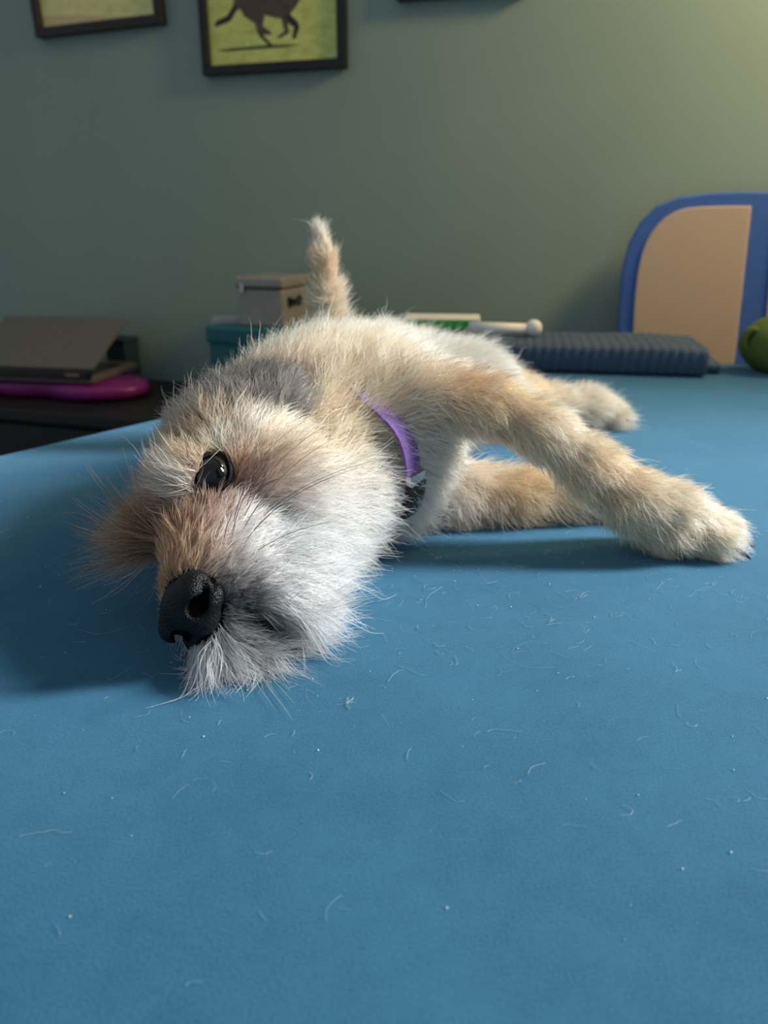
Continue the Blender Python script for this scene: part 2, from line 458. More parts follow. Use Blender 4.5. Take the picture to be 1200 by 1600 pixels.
# far brow tuft, sweeping out past the lower eye
hc((1.0, -2.0, .8), .9, (.25, -.35, 1), 4.0, .45, (150, 116, 90), False)
hc((0.6, -3.0, .2), .8, (.25, -.6, .9), 4.0, .45, (176, 142, 112), False)
hc((0.2, -3.0, -.8), .7, (.3, -.8, .2), 1.6, .3, BLACK, False)
# neck and body
ctl((-0.05, 0.50, 0.11), .03, (.4, 1, .3), .020, .45, PEACH)
ctl((0.0, 0.51, 0.08), .03, (.5, 1, -.3), .020, .4, SAND)
ctl((0.01, 0.50, 0.03), .03, (.6, .6, -.6), .022, .4, WHITE)
ctl((0.045, 0.53, 0.04), .025, (.6, .2, -.8), .020, .4, PALE)
ctl((-0.005, 0.525, 0.115), .025, (.4, 1, .1), .018, .4, PEACH)
ctl((0.035, 0.53, 0.12), .022, (.5, .6, .1), .018, .4, PALE)
ctl((-0.06, 0.56, 0.11), .035, (.0, 1, .4), .022, .6, SAND)
ctl((0.0, 0.60, 0.13), .04, (.2, 1, .2), .018, .5, PALE)
ctl((-0.01, 0.66, 0.13), .03, (.2, 1, .2), .018, .5, PEACH)
ctl((0.0, 0.72, 0.125), .04, (.2, 1, .3), .018, .55, PALE)
ctl((-0.07, 0.72, 0.10), .05, (-.2, 1, .4), .022, .55, SAND)
ctl((0.055, 0.60, 0.07), .03, (.3, .6, -.7), .013, .4, PALE)
ctl((0.04, 0.545, 0.065), .02, (.2, .5, -.9), .012, .35, PALE)
ctl((0.06, 0.73, 0.10), .04, (.8, .4, -.1), .020, .5, PALE)
ctl((0.13, 0.79, 0.04), .03, (.8, .4, -.2), .014, .4, PEACH)
ctl((0.21, 0.825, 0.03), .03, (1, .3, -.1), .014, .4, SAND)
# upper foreleg
ctl((0.045, 0.50, 0.112), .014, (1, -.1, -.3), .011, .35, APRICOT)
ctl((0.075, 0.495, 0.085), .02, (1, -.1, -.35), 0.0096, .35, PEACH)
ctl((0.12, 0.49, 0.065), .025, (1, -.1, -.55), 0.0104, .35, PEACH)
ctl((0.07, 0.50, 0.080), .016, (1, -.1, -.3), .008, .3, PEACH)
ctl((0.12, 0.50, 0.085), .02, (1, .1, -.3), 0.0104, .45, PALE)
ctl((0.15, 0.475, 0.04), .02, (.9, -.2, -.7), 0.0118, .35, PEACH)
ctl((0.18, 0.48, 0.04), .02, (1, -.1, -.35), 0.0111, .35, SAND)
ctl((0.235, 0.485, 0.02), .025, (1, -.1, -.3), 0.0104, .3, PALE)
ctl((0.20, 0.47, 0.015), .02, (.8, -.3, -.7), 0.0111, .3, PEACH)
# lower foreleg
ctl((0.06, 0.53, 0.02), .022, (.7, -.4, -.5), .015, .4, APRICOT)
ctl((0.10, 0.535, 0.02), .022, (.8, -.3, -.6), .014, .4, PEACH)
ctl((0.15, 0.55, 0.02), .022, (1, -.1, -.3), .013, .35, SAND)
# tail
ctl((-0.049, 0.757, 0.112), .016, (0, 0, 1), .007, .1, (224, 190, 146))
ctl((-0.050, 0.75, 0.14), .014, (0, 0, 1), .006, .04, SAND)
ctl((-0.055, 0.742, 0.17), .018, (0, 0, 1), .006, .04, (224, 188, 142))
ctl((-0.0585, 0.742, 0.205), .015, (0, 0, 1), .009, .08, PALE)

def s2l(c):
    c = np.asarray(c, float)/255
    return np.where(c <= 0.04045, c/12.92, ((c+0.055)/1.055)**2.4)
CP = np.array([c[0] for c in CT]); CS = np.array([c[1] for c in CT]); CF = np.array([c[2] for c in CT])
CL = np.array([c[3] for c in CT]); CU = np.array([c[4] for c in CT]); CC = np.array([s2l(c[5])**1.02 for c in CT])
def fur_field(P):
    out = [np.empty((len(P), 3)), np.empty(len(P)), np.empty(len(P)), np.empty((len(P), 3))]
    for i in range(0, len(P), 20000):
        q = P[i:i+20000]
        d2 = ((q[:, None]-CP[None])**2).sum(-1)
        w = np.exp(-d2/(2*CS**2)) + 1e-5*np.exp(-np.sqrt(d2)/0.02)
        w /= w.sum(1, keepdims=True)+1e-30
        out[0][i:i+20000] = w@CF; out[1][i:i+20000] = w@CL; out[2][i:i+20000] = w@CU; out[3][i:i+20000] = w@CC
    return out

# ---- body mesh
def fur_mat(name, skin=False):
    m = bpy.data.materials.new(name); m.use_nodes = True; t = m.node_tree
    at_ = t.nodes.new('ShaderNodeAttribute'); at_.attribute_name = 'strand_color'
    if skin:
        b = t.nodes['Principled BSDF']; b.inputs['Roughness'].default_value = 0.9; b.inputs['Specular IOR Level'].default_value = 0.1
        mx = t.nodes.new('ShaderNodeMix'); mx.data_type = 'RGBA'; mx.blend_type = 'MULTIPLY'; mx.inputs[0].default_value = 1.0
        mx.inputs[7].default_value = (0.95, 0.88, 0.82, 1)
        t.links.new(at_.outputs['Color'], mx.inputs[6]); t.links.new(mx.outputs[2], b.inputs['Base Color'])
    else:
        b = t.nodes['Principled BSDF']; b.inputs['Roughness'].default_value = 0.45; b.inputs['Specular IOR Level'].default_value = 0.35
        hb = t.nodes.new('ShaderNodeBsdfHairPrincipled'); hb.parametrization = 'COLOR'
        hb.inputs['Roughness'].default_value = 0.35; hb.inputs['Radial Roughness'].default_value = 0.5
        hb.inputs['Random Roughness'].default_value = 0.1
        mx = t.nodes.new('ShaderNodeMixShader'); mx.inputs[0].default_value = 0.45
        t.links.new(at_.outputs['Color'], hb.inputs['Color']); t.links.new(at_.outputs['Color'], b.inputs['Base Color'])
        t.links.new(b.outputs[0], mx.inputs[1]); t.links.new(hb.outputs[0], mx.inputs[2])
        t.links.new(mx.outputs[0], t.nodes['Material Output'].inputs[0])
    return m
M_skin = fur_mat('dog_skin', True); M_fur = fur_mat('dog_fur')
body = dchild(mesh_obj('body', DV, DF, M_skin))
skin_col = fur_field(DV)[3]*(0.85-0.4*np.clip(1-(np.linalg.norm(DV-hp(0, 0, -2), axis=1)-0.07)/0.05, 0, 1))[:, None]  # head skin coloured darker than its fur, painting depth shade between strands
skin_col[np.linalg.norm(DV-hp(6.9, -0.25, -2.0), axis=1) < 0.021] = s2l((12, 11, 12))
dm = np.linalg.norm(DV-hp(6.1, -0.3, -5.1), axis=1); skin_col[np.linalg.norm(DV-hp(6.9, -1.9, -2.3), axis=1) < 0.010] = s2l((30, 27, 27)); skin_col[dm < 0.010] = s2l((20, 17, 18))
ca = body.data.attributes.new('strand_color', 'FLOAT_COLOR', 'POINT')
ca.data.foreach_set('color', np.concatenate([skin_col, np.ones((len(DV), 1))], 1).reshape(-1).astype(np.float32))

# ---- strands
def sample(V, Fq, dens):
    T = np.concatenate([Fq[:, [0, 1, 2]], Fq[:, [0, 2, 3]]])
    a, b, c = V[T[:, 0]], V[T[:, 1]], V[T[:, 2]]
    cr = np.cross(b-a, c-a); ar = np.linalg.norm(cr, axis=1)/2
    ex = ar*dens((a+b+c)/3); k = RNG.poisson(ex)
    idx = np.repeat(np.arange(len(T)), k); r1 = np.sqrt(RNG.random(len(idx))); r2 = RNG.random(len(idx))
    P = a[idx]*(1-r1)[:, None]+b[idx]*(r1*(1-r2))[:, None]+c[idx]*(r1*r2)[:, None]
    N = cr[idx]/(2*ar[idx][:, None]+1e-20)
    return P, N

def unit(v): return v/(np.linalg.norm(v, axis=-1, keepdims=True)+1e-12)

def grow(P, N, K=7, clump=0.55, csize=11, wave=0.10, floor_z=0.0008, rbase=0.00013, lscale=1.0, spread=0.28, bright=1.0):
    fl, ln, lift, col = fur_field(P)
    for c, r0, r1, cc in ((hp(6.1, -0.3, -5.1), .006, .013, (22, 19, 20)), (hp(6.5, 1.0, -3.9), .006, .015, (70, 68, 70))):
        k = np.clip((r1-np.linalg.norm(P-c, axis=1))/(r1-r0), 0, 1)
        col = col*(1-k[:, None])+s2l(cc)*k[:, None]; ln = ln*(1-0.45*k)
    n = len(P)
    # clumps: each strand belongs to the nearest of a subset of roots
    ci = RNG.choice(n, max(2, n//csize), replace=False)
    kd = kdtree.KDTree(len(ci))
    for j, i in enumerate(ci): kd.insert(P[i], j)
    kd.balance()
    own = np.fromiter((kd.find(p)[1] for p in P), np.int64, n)
    cid = ci[own]
    T = fl-N*(fl*N).sum(1, keepdims=True); T = unit(T)
    S = np.cross(N, T)
    def pert(amp_s, amp_c):
        a = RNG.normal(0, amp_s, n); b = RNG.normal(0, amp_c, n)[own] if False else RNG.normal(0, amp_c, n)[cid]
        return a+b
    ang = pert(spread, spread*0.9)
    hd = np.clip(1-(np.linalg.norm(P-hp(0, 0, -2), axis=1)-0.07)/0.05, 0, 1)
    ang = ang*(1-0.25*hd)
    lf = np.clip(lift*(1-0.22*hd)+pert(.08, .12), 0.05, 0.95)
    Tr = T*np.cos(ang)[:, None]+S*np.sin(ang)[:, None]
    D0 = unit(N*lf[:, None]+Tr*(1-lf)[:, None])
    L = ln*lscale*np.clip(RNG.normal(1, .18, n)+RNG.normal(0, .12, n)[cid], .35, 1.7)
    L = np.where(RNG.random(n) < 0.04, L*1.35, L)
    t = np.linspace(0, 1, K)[None, :, None]
    bend = Tr*0.55-N*0.25*lf[:, None]+np.array([0, 0, -0.22])
    X = L[:, None, None]*(t*D0[:, None]+(t**2)*0.5*bend[:, None])
    ph = RNG.random(n)[cid]*6.28+RNG.normal(0, .5, n); fq = RNG.uniform(3, 7, n)[cid]
    wv = np.sin(ph[:, None]+fq[:, None]*t[..., 0])*t[..., 0]*(wave*L)[:, None]
    X = X+wv[..., None]*S[:, None]
    Q = P[:, None]+X
    # pull the tips together
    tgt = Q[cid]+(P-P[cid])[:, None]*0.25
    hd = np.clip(1-(np.linalg.norm(P-hp(0, 0, -2), axis=1)-0.07)/0.05, 0, 1)
    w = (clump*(0.55+0.45*hd))[:, None, None]*np.clip(RNG.normal(1, .35, n), 0, 1.4)[:, None, None]*(t**1.3)
    Q = Q*(1-w)+tgt*w
    Q[..., 2] = np.maximum(Q[..., 2], floor_z+RNG.random(n)[:, None]*0.002)
    rad = rbase*RNG.uniform(.7, 1.25, n)[:, None]*(1-0.85*np.linspace(0, 1, K)[None, :]**2.0)
    hd = np.clip(1-(np.linalg.norm(P-hp(0, 0, -2), axis=1)-0.07)/0.05, 0, 1)
    v = np.clip(1+RNG.normal(0, .30, n)*(.5+.5*hd), .30, 1.6)[:, None]*np.clip(1+RNG.normal(0, .15, n)[cid]*(.4+.6*hd), .5, 1.4)[:, None]
    col = np.clip(col*v*bright, 0.004, 0.90)
    return Q, rad, col

NOSE_C = hp(6.9, -0.25, -2.0)
def ear_frame(s):
    c = hp(-8.3, s*5.0, -1.0)
    a = unit(hv(-1, s*0.05, -0.35)); nn = unit(hv(0.15, s*1.0, 0.25)); nn = unit(nn-a*(a@nn)); b = np.cross(a, nn)
    Re = np.stack([a, b, nn], 1)
    return c, Re
EC, ER = ear_frame(1); MOUTH = hp(6.1, -0.3, -5.1)
def dens(C):
    dh = np.linalg.norm(C-hp(0, 0, -2), axis=1)
    d = 8.5e5+0.95e6*np.clip(1-(dh-0.07)/0.06, 0, 1)
    for s in (-1, 1):
        d = np.where(np.linalg.norm(C-hp(*EYE_C[s]), axis=1) < 0.0128, 0, d)
    d = np.where(np.linalg.norm((C-NOSE_C)@R3*np.array([0.9, 0.74, 1.0]), axis=1) < 0.0150, 0, d)
    d = np.where(np.linalg.norm(C-hp(0.8, -2.4, .6), axis=1) < 0.016, d*1.8, d)
    d = np.where(np.linalg.norm(C-hp(6.9, -1.9, -2.3), axis=1) < 0.0085, 0, d)
    q = (C-EC)@ER; d = np.where(((q[:, 0]/.033)**2+(q[:, 1]/.025)**2 < 1) & (np.abs(q[:, 2]) < .025), 0, d)
    d = np.where(C[:, 2] < 0.0025, 0, d)
    return d
P, N = sample(DV, DF, lambda C: 0.75*dens(C))
Q, rad, colr = grow(P, N, csize=8, clump=0.62, rbase=0.00016)
P2, N2 = sample(DV, DF, lambda C: 0.14*dens(C))                       # longer, brighter guard hairs
Q2, rad2, colr2 = grow(P2, N2, csize=4, clump=0.4, rbase=0.00021, lscale=1.22, spread=0.36, bright=1.3)
Q = np.concatenate([Q, Q2]); rad = np.concatenate([rad, rad2]); colr = np.concatenate([colr, colr2])
print('strands', len(Q))
fur = dchild(hair_obj('fur', Q, rad, colr, M_fur)); fur['kind'] = 'stuff'

# ---- ears
def ear_shape(s):
    c, Re = ear_frame(s)
    def f(P):
        q = (P-c.astype(np.float32)) @ Re.astype(np.float32)
        q2 = q.copy(); q2[..., 2] = q[..., 2]+12.0*q[..., 0]**2+8*q[..., 1]**2
        taper = np.clip(1.0-0.28*(q[..., 0]/0.03), 0.5, 1.5)
        q2[..., 1] = q2[..., 1]/taper
        d = d_ell(q2, (0, 0, 0), (0.034, 0.024, 0.0055))*0.6
        return np.maximum(d, 0.0015-P[..., 2])
    V, Fq = surface_nets(f, c-0.045, c+0.045, 0.002)
    return V, Fq, Re
for s in (1, -1):
    V, Fq, Re = ear_shape(s)
    if not len(V): continue
    e = dchild(mesh_obj('ear', V, Fq, M_skin))
    colv = np.tile(s2l(GREY), (len(V), 1))
    e.data.attributes.new('strand_color', 'FLOAT_COLOR', 'POINT').data.foreach_set('color', np.concatenate([colv*0.7, np.ones((len(V), 1))], 1).reshape(-1).astype(np.float32))
    e['label'] = 'folded grey ear'
    if s == 1:
        P, N = sample(V, Fq, lambda C: np.where((C-hp(-8.3, 5.0, -1.0))@Re[:, 2] > -0.012, 1.3e6, 0))
        Q, rad, colr = grow(P, N, lscale=0.95, rbase=0.00017, csize=7, spread=0.4)
        q = (P-hp(-8.3, 5.0, -1.0))@Re
        g = 1.5*np.clip(1-np.abs(q[:, 0]-0.004)/0.026, 0, 1)*np.clip(1-np.abs(q[:, 1]+0.006)/0.02, 0, 1)
        g = np.clip(g, 0, 1); base = s2l((124, 117, 110))*(1-g[:, None])+s2l((20, 19, 21))*g[:, None]
        v = np.clip(RNG.normal(.9, .3, len(P))+1.3*(RNG.random(len(P)) < .22), .35, 3.0)[:, None]
        o = hair_obj('ear_fur', Q, rad, np.clip(base*v, .004, .9), M_fur, e); o['kind'] = 'stuff'

# ---- eyes
M_eye = mat('eye_brown', lin(14, 9, 8), 0.05, 0.0, Specular_IOR_Level=0.5, Coat_Weight=0.2, Coat_Roughness=0.02)
g = NT(M_eye); tc = g.n('ShaderNodeTexCoord'); sx = g.n('ShaderNodeSeparateXYZ'); g.l(tc.outputs['Object'], sx.inputs[0])
r = g.n('ShaderNodeValToRGB'); g.l(sx.outputs['Z'], r.inputs[0])
mr = g.n('ShaderNodeMapRange'); mr.inputs[1].default_value = 0.004; mr.inputs[2].default_value = 0.0122; g.l(sx.outputs['Z'], mr.inputs[0]); g.l(mr.outputs[0], r.inputs[0])
cr = r.color_ramp; cr.elements[0].position = 0.0; cr.elements[0].color = lin(70, 62, 58); cr.elements[1].position = 1.0; cr.elements[1].color = lin(3, 3, 3)
for p, c in ((0.18, (40, 24, 16)), (0.70, (22, 13, 10)), (0.80, (3, 3, 3))):
    x = cr.elements.new(p); x.color = lin(*c)
g.l(r.outputs[0], g.b.inputs['Base Color'])
M_lid = noisy('eyelid_skin', lin(10, 9, 10), lin(20, 18, 19), 300, 0.6, 0.3, 900, Specular_IOR_Level=0.2)
for s in (1, -1):
    c = Vector(hp(*EYE_C[s]))
    look = Vector(unit(hv(0.70, s*0.70, 0.08)))
    bm = bmesh.new(); bmesh.ops.create_uvsphere(bm, u_segments=40, v_segments=24, radius=EYE_R*0.01)
    for v in bm.verts:                       # cornea bulge
        z = v.co.z/(EYE_R*0.01)
        if z > 0.75: v.co *= 1+0.06*((z-0.75)/0.25)**0.8
    e = bm_obj('eye', bm, M_eye, None, True)
    e.rotation_euler = look.to_track_quat('Z', 'Y').to_euler(); e.location = c
    dchild(e)
    # lids: an almond ring sitting on the ball
    fx = unit(hv(1, s*-0.45, 0.10)); fx = unit(fx-np.array(look)*(fx@np.array(look))); fy = np.cross(np.array(look), fx)
    V, Fc = [], []; NU, NV = 56, 8
    for i in range(NU):
        a = i/NU*2*math.pi
        ex = 0.0112*math.cos(a); ey = 0.0097*math.sin(a)*(1-0.10*math.cos(a)**2)
        if math.cos(a) > 0.75: ex += 0.0030*((math.cos(a)-.75)/.25)**2
        if math.cos(a) < -0.8: ex -= 0.0016*((-math.cos(a)-.8)/.2)**2
        rr = math.hypot(ex, ey); zz = math.sqrt(max(1e-9, (EYE_R*0.01+0.0006)**2-min(rr, 0.0117)**2))
        cen = np.array(c)+fx*ex+fy*ey+np.array(look)*zz
        rdir = unit(fx*ex+fy*ey); out = unit(rdir*0.75+np.array(look)*0.66)
        tang = unit(np.cross(np.array(look), rdir)); side = unit(np.cross(tang, out))
        for j in range(NV):
            b = j/NV*2*math.pi
            V.append(cen+out*(0.0002+0.0011*math.cos(b))+side*0.0015*math.sin(b))
    for i in range(NU):
        for j in range(NV):
            Fc.append((i*NV+j, ((i+1) % NU)*NV+j, ((i+1) % NU)*NV+(j+1) % NV, i*NV+(j+1) % NV))
    dchild(mesh_obj('eyelid', V, Fc, M_lid))

# ---- nose
def nose_sdf(P):
    q = ((P-NOSE_C.astype(np.float32)) @ R3.astype(np.float32))*(100/1.10)   # n,l,u cm
    A_ = np.abs(q[..., 1])
    qq = np.stack([q[..., 0], A_, q[..., 2]], -1)
    d = d_ell(q, (-0.2, 0, 0.10), (1.25, 1.55, 1.25))
    d = smin(d, d_ell(qq, (0.00, 1.10, 0.30), (0.95, 0.85, 0.72)), 0.30)        # dorsal wings
    d = smin(d, d_ell(qq, (-0.05, 0.95, -0.62), (0.80, 0.80, 0.48)), 0.22)      # lower wings
    d = smin(d, d_ell(q, (0.12, 0, -0.75), (0.75, 0.85, 0.62)), 0.30)           # pad under the nostrils
    hole = d_ell(qq, (0.75, 0.98, -0.14), (1.05, 0.55, 0.44))
    d = -smin(-d, hole, 0.12)
    slit = d_cap(qq, (0.55, 1.15, -0.16), (-0.10, 2.15, -0.02), 0.24, 0.18)
    d = -smin(-d, slit, 0.08)
    mid = d_cap(q, (1.12, 0, -0.30), (0.75, 0, -1.5), 0.05, 0.13)
    d = -smin(-d, mid, 0.16)
    return d*0.011
V, Fq = surface_nets(nose_sdf, NOSE_C-0.027, NOSE_C+0.027, 0.0006)
M_nose = mat('nose_leather', lin(7, 7, 8), 0.46, Specular_IOR_Level=0.3); g = NT(M_nose)
tc = g.n('ShaderNodeTexCoord'); vo = g.n('ShaderNodeTexVoronoi', Scale=900.0); g.l(tc.outputs['Object'], vo.inputs['Vector'])
bp = g.n('ShaderNodeBump', Strength=0.9, Distance=0.0006, invert=True); g.l(vo.outputs['Distance'], bp.inputs['Height']); g.l(bp.outputs[0], g.b.inputs['Normal'])
nose = dchild(mesh_obj('nose', V, Fq, M_nose)); nose['label'] = 'black leathery nose with deep nostrils'

# ---- claws
M_claw = mat('claw_horn', lin(20, 18, 18), 0.35)
def claw(p, d, L=0.013, r=0.0032):
    p = Vector(p); d = Vector(d).normalized(); V, Fc = [], []; n = 8; seg = 5
    sx = d.cross(Vector((0, 0, 1))).normalized(); sz = sx.cross(d)
    for k in range(seg+1):
        t = k/seg; c = p+d*L*t-sz*0.35*L*t*t; rr = r*(1-0.85*t**1.5)
        for j in range(n):
            a = j/n*2*math.pi; V.append(c+sx*math.cos(a)*rr*0.8+sz*math.sin(a)*rr)
    for k in range(seg):
        for j in range(n): Fc.append((k*n+j, k*n+(j+1) % n, (k+1)*n+(j+1) % n, (k+1)*n+j))
    Fc.append(tuple(reversed(range(n)))); Fc.append(tuple(seg*n+j for j in range(n)))
    return dchild(mesh_obj('claw', V, Fc, M_claw))
for dx, dy, dz in ((0.232, 0.469, 0.008), (0.240, 0.482, 0.011), (0.242, 0.496, 0.011), (0.233, 0.508, 0.008)): claw((dx, dy, dz), (1, -0.1, -0.15))
for k in range(4): claw((0.262, 0.835-0.014+k*0.0095, 0.010), (1, 0, -0.1))

# ---- whiskers
WH = []
for (a, dv, L) in (((4.2, 2.5, -2.3), (-.3, .9, .35), 4.8), ((3.4, 2.7, -2.1), (-.8, .6, .25), 5.5), ((3.6, 2.7, -2.7), (-.9, .5, -.1), 6.5), ((2.8, 2.9, -2.5), (-.9, .5, 0), 6.0),
                   ((4.4, 2.4, -3.0), (-.7, .5, -.2), 4.5), ((3.4, 2.8, -3.2), (-.8, .5, -.4), 5.0), ((5.0, 2.0, -2.2), (-.6, .7, .5), 3.0), ((2.2, 3.0, -3.4), (-.7, .5, -.5), 5.5),
                   ((4.6, 2.2, -3.6), (-.4, .6, -.5), 3.4), ((2.0, 3.0, -2.4), (-.8, .5, .2), 3.6), ((0.2, 2.9, 1.3), (-.1, .6, .7), 2.2), ((-.1, 2.9, 1.4), (-.3, .6, .6), 1.8)):
    p = hp(*a)+unit(hv(.1, 1, .1))*0.004; d = unit(unit(hv(*dv))+0.55*unit(hv(.3, 1, .1))); t = np.linspace(0, 1, 12)[:, None]; sag = unit(hv(-.5, -.5, -.8))
    WH.append(p+L*0.0125*(t*d+0.50*t*t*sag))
WH = np.array(WH)
o = dchild(hair_obj('whiskers', WH, np.tile(0.00022*(1-0.7*np.linspace(0, 1, 12))[None], (len(WH), 1)), np.tile(s2l((30, 26, 26)), (len(WH), 1)), M_fur)); o['kind'] = 'stuff'; o['label'] = 'long dark whiskers'

# ---- collar
ax0 = np.array([-0.038, 0.518, 0.066]); axd = unit(np.array([0.60, 0.78, 0.10]))
cu = unit(np.cross(axd, [0, 0, 1])); cv = np.cross(cu, axd)      # cu points right/near, cv up
def collar_ring(off):
    out = []
    for i in range(72):
        a = i/72*2*math.pi; d = cu*math.cos(a)+cv*math.sin(a)
        r = np.linspace(0.02, 0.085, 180); pts = ax0+r[:, None]*d
        s = dog_sdf(pts.astype(np.float32)); dev = abs((math.degrees(a)+8+180) % 360-180)
        o_ = off if dev < 28 else max(0.001, off*(1-(dev-28)/16))
        k = np.argmax(s > o_); out.append(r[k] if k else r[-1])
    out = np.array(out); 
    for _ in range(6): out = (np.roll(out, 1)+out*2+np.roll(out, -1))/4
    return out
cr_ = collar_ring(0.0102)
def strap(i0, i1, off, w, th, name, m, parent=None):
    V, Fc = [], []; idx = list(range(i0, i1+1)); full = (i1-i0 == 72)
    if full: idx = idx[:-1]
    for i in idx:
        a = (i % 72)/72*2*math.pi; d = cu*math.cos(a)+cv*math.sin(a); r = cr_[i % 72]+off
        for (dr, dw) in ((0, -w), (th, -w), (th, w), (0, w)): 
            p = ax0+d*(r+dr)+axd*dw; p[2] = max(p[2], 0.002+dr*0.5); V.append(p)
    n = len(idx)
    for k in range(n if full else n-1):
        k2 = (k+1) % n
        for j in range(4): Fc.append((k*4+j, k2*4+j, k2*4+(j+1) % 4, k*4+(j+1) % 4))
    if not full: Fc += [(0, 1, 2, 3), ((n-1)*4+3, (n-1)*4+2, (n-1)*4+1, (n-1)*4)]
    o = mesh_obj(name, V, Fc, m, None, False)
    return o
M_purple = noisy('purple_webbing', lin(112, 76, 146), lin(140, 102, 172), 900, 0.75, 0.5, 1800)
M_blackplastic = mat('black_plastic', lin(18, 18, 20), 0.4)
M_metal = mat('steel', lin(200, 200, 205), 0.25, 1.0)
collar = dchild(strap(0, 72, 0, 0.0075, 0.002, 'collar', M_purple)); collar['label'] = 'purple woven collar'
o = strap(-6, -2, 0.001, 0.008, 0.005, 'buckle', M_blackplastic, collar); o.parent = collar
o['label'] = 'black plastic buckle'
o = strap(-2, -1, 0.001, 0.008, 0.004, 'ring', M_metal, collar); o.parent = collar; o['label'] = 'bright metal ring'

# ================================================================== shed hair and lint on the bed
def on_bed(x, y):
    p = Vector((x, y))-C0
    return -p.dot(Vector((e2.y, -e2.x)).normalized()) if False else True
n = 800; K = 12
X = np.concatenate([RNG.uniform(-0.35, 0.55, n*2), RNG.normal(0.06, 0.14, n*2)]); Y = np.concatenate([RNG.uniform(0.16, 1.05, n*2), RNG.normal(0.42, 0.09, n*2)])
lf = ((X-A.x)*0.8-(Y-A.y)*0.6 > 0.02) & (Y > 0.15); sel = RNG.permutation(np.flatnonzero(lf))[:n]
X, Y = X[sel], Y[sel]; n = len(X)
L = RNG.gamma(2.0, 0.0035, n)+0.002; L[:16] = RNG.uniform(.018, .038, 16); th = RNG.random(n)*6.28; cur = RNG.normal(0, 1.5, n)
pts = np.zeros((n, K, 3)); pts[:, 0, 0] = X; pts[:, 0, 1] = Y
for k in range(1, K):
    th = th+cur/K+RNG.normal(0, .22, n)
    pts[:, k, 0] = pts[:, k-1, 0]+np.cos(th)*L/K; pts[:, k, 1] = pts[:, k-1, 1]+np.sin(th)*L/K
for i in range(16, 32):                                  # one small tuft of fluff
    a_ = RNG.random()*6.28; b_ = a_+RNG.normal(0, .5); l_k = RNG.uniform(.002, .006)
    tt = np.linspace(0, 1, K)
    pts[i, :, 0] = -0.0174+l_k*tt*np.cos(a_+(b_-a_)*tt); pts[i, :, 1] = 0.305+l_k*tt*np.sin(a_+(b_-a_)*tt)
pts[..., 2] = 0.0004+0.0005*RNG.random(n)[:, None]
o = hair_obj('shed_hair', pts, np.full((n, K), 0.000045)*RNG.uniform(.5, 1.5, n)[:, None], np.tile(s2l((190, 205, 212)), (n, 1)), M_fur)
tag(o, 'loose pale dog hairs shed across the blue bed', 'hair', kind='stuff')
V, Fc = [], []
for i in range(420):
    x = RNG.uniform(-0.30, 0.5); y = RNG.uniform(0.16, 0.9)
    if (x-A.x)*0.8-(y-A.y)*0.6 < 0.02: continue
    r = RNG.uniform(.00015, .00055); b = len(V)
    for d in ((1, 0, 0), (-.6, .8, 0), (-.5, -.9, 0), (0, 0, 1.1), (0, 0, 0)): V.append((x+d[0]*r, y+d[1]*r*RNG.uniform(.6, 1.3), 0.0003+d[2]*r))
    Fc += [(b, b+1, b+3), (b+1, b+2, b+3), (b+2, b, b+3), (b, b+2, b+4), (b+2, b+1, b+4), (b+1, b, b+4)]
o = mesh_obj('lint', V, Fc, mat('lint_white', lin(215, 225, 230), 0.8), None, False)
tag(o, 'tiny white lint specks dotted over the blue bed', 'lint', kind='stuff')

# ================================================================== pictures on the wall
M_frame = mat('black_frame', lin(16, 15, 15), 0.45); M_frame2 = mat('brown_black_frame', lin(34, 26, 22), 0.45)
M_mount = mat('backing_board', lin(60, 55, 50), 0.8)
def wall_point(px, py):
    """where the line of sight meets the wall"""
    d = (at(px, py, 1.0)-Vector((0, 0, H))); o = Vector((0, 0, H))
    t = (WALL0-o).dot(wnor)/d.dot(wnor)
    return o+d*t
def grass(name, c1, c2, c3):
    m = mat(name, c1, 0.35); g = NT(m)
    tc = g.n('ShaderNodeTexCoord'); mp = g.n('ShaderNodeMapping', Scale=(1, 1, 2.2)); g.l(tc.outputs['Object'], mp.inputs[0])
    a = g.n('ShaderNodeTexNoise', Scale=26.0, Detail=8, Roughness=0.75); g.l(mp.outputs[0], a.inputs['Vector'])
    r = g.n('ShaderNodeValToRGB'); g.l(a.outputs['Fac'], r.inputs[0]); e = r.color_ramp.elements
    e[0].position = .3; e[0].color = c1; e[1].position = .7; e[1].color = c3; x = e.new(.5); x.color = c2
    g.l(r.outputs[0], g.b.inputs['Base Color']); return m
M_grass1 = grass('photo_grass', lin(172, 186, 86), lin(212, 220, 118), lin(232, 236, 150))
M_grass2 = grass('photo_meadow', lin(204, 202, 122), lin(234, 228, 150), lin(244, 240, 174))
def picture(name, label, bl, br, hgt, bw, roll, mf, mp):
    """frame whose lower corners are seen at bl, br"""
    p0, p1 = wall_point(*bl), wall_point(*br)
    w = (p1-p0).length
    t = thing(name, label, 'picture', p0+wnor*0.002, YAW, 'framed photographs on the green wall')
    ang = math.atan2(p1.z-p0.z, (Vector((p1.x, p1.y))-Vector((p0.x, p0.y))).length)
    t.rotation_euler = (0, -ang, YAW)
    dp = 0.020
    for (c, s) in (((w/2, -dp/2, bw/2), (w, dp, bw)), ((w/2, -dp/2, hgt-bw/2), (w, dp, bw)), ((bw/2, -dp/2, hgt/2), (bw, dp, hgt-2*bw)), ((w-bw/2, -dp/2, hgt/2), (bw, dp, hgt-2*bw))):
        box_obj('frame_bar', c, s, mf, t, 0.0015)
    box_obj('photo_print', (w/2, -0.007, hgt/2), (w-2*bw+0.004, 0.004, hgt-2*bw+0.004), mp, t)
    return t, w
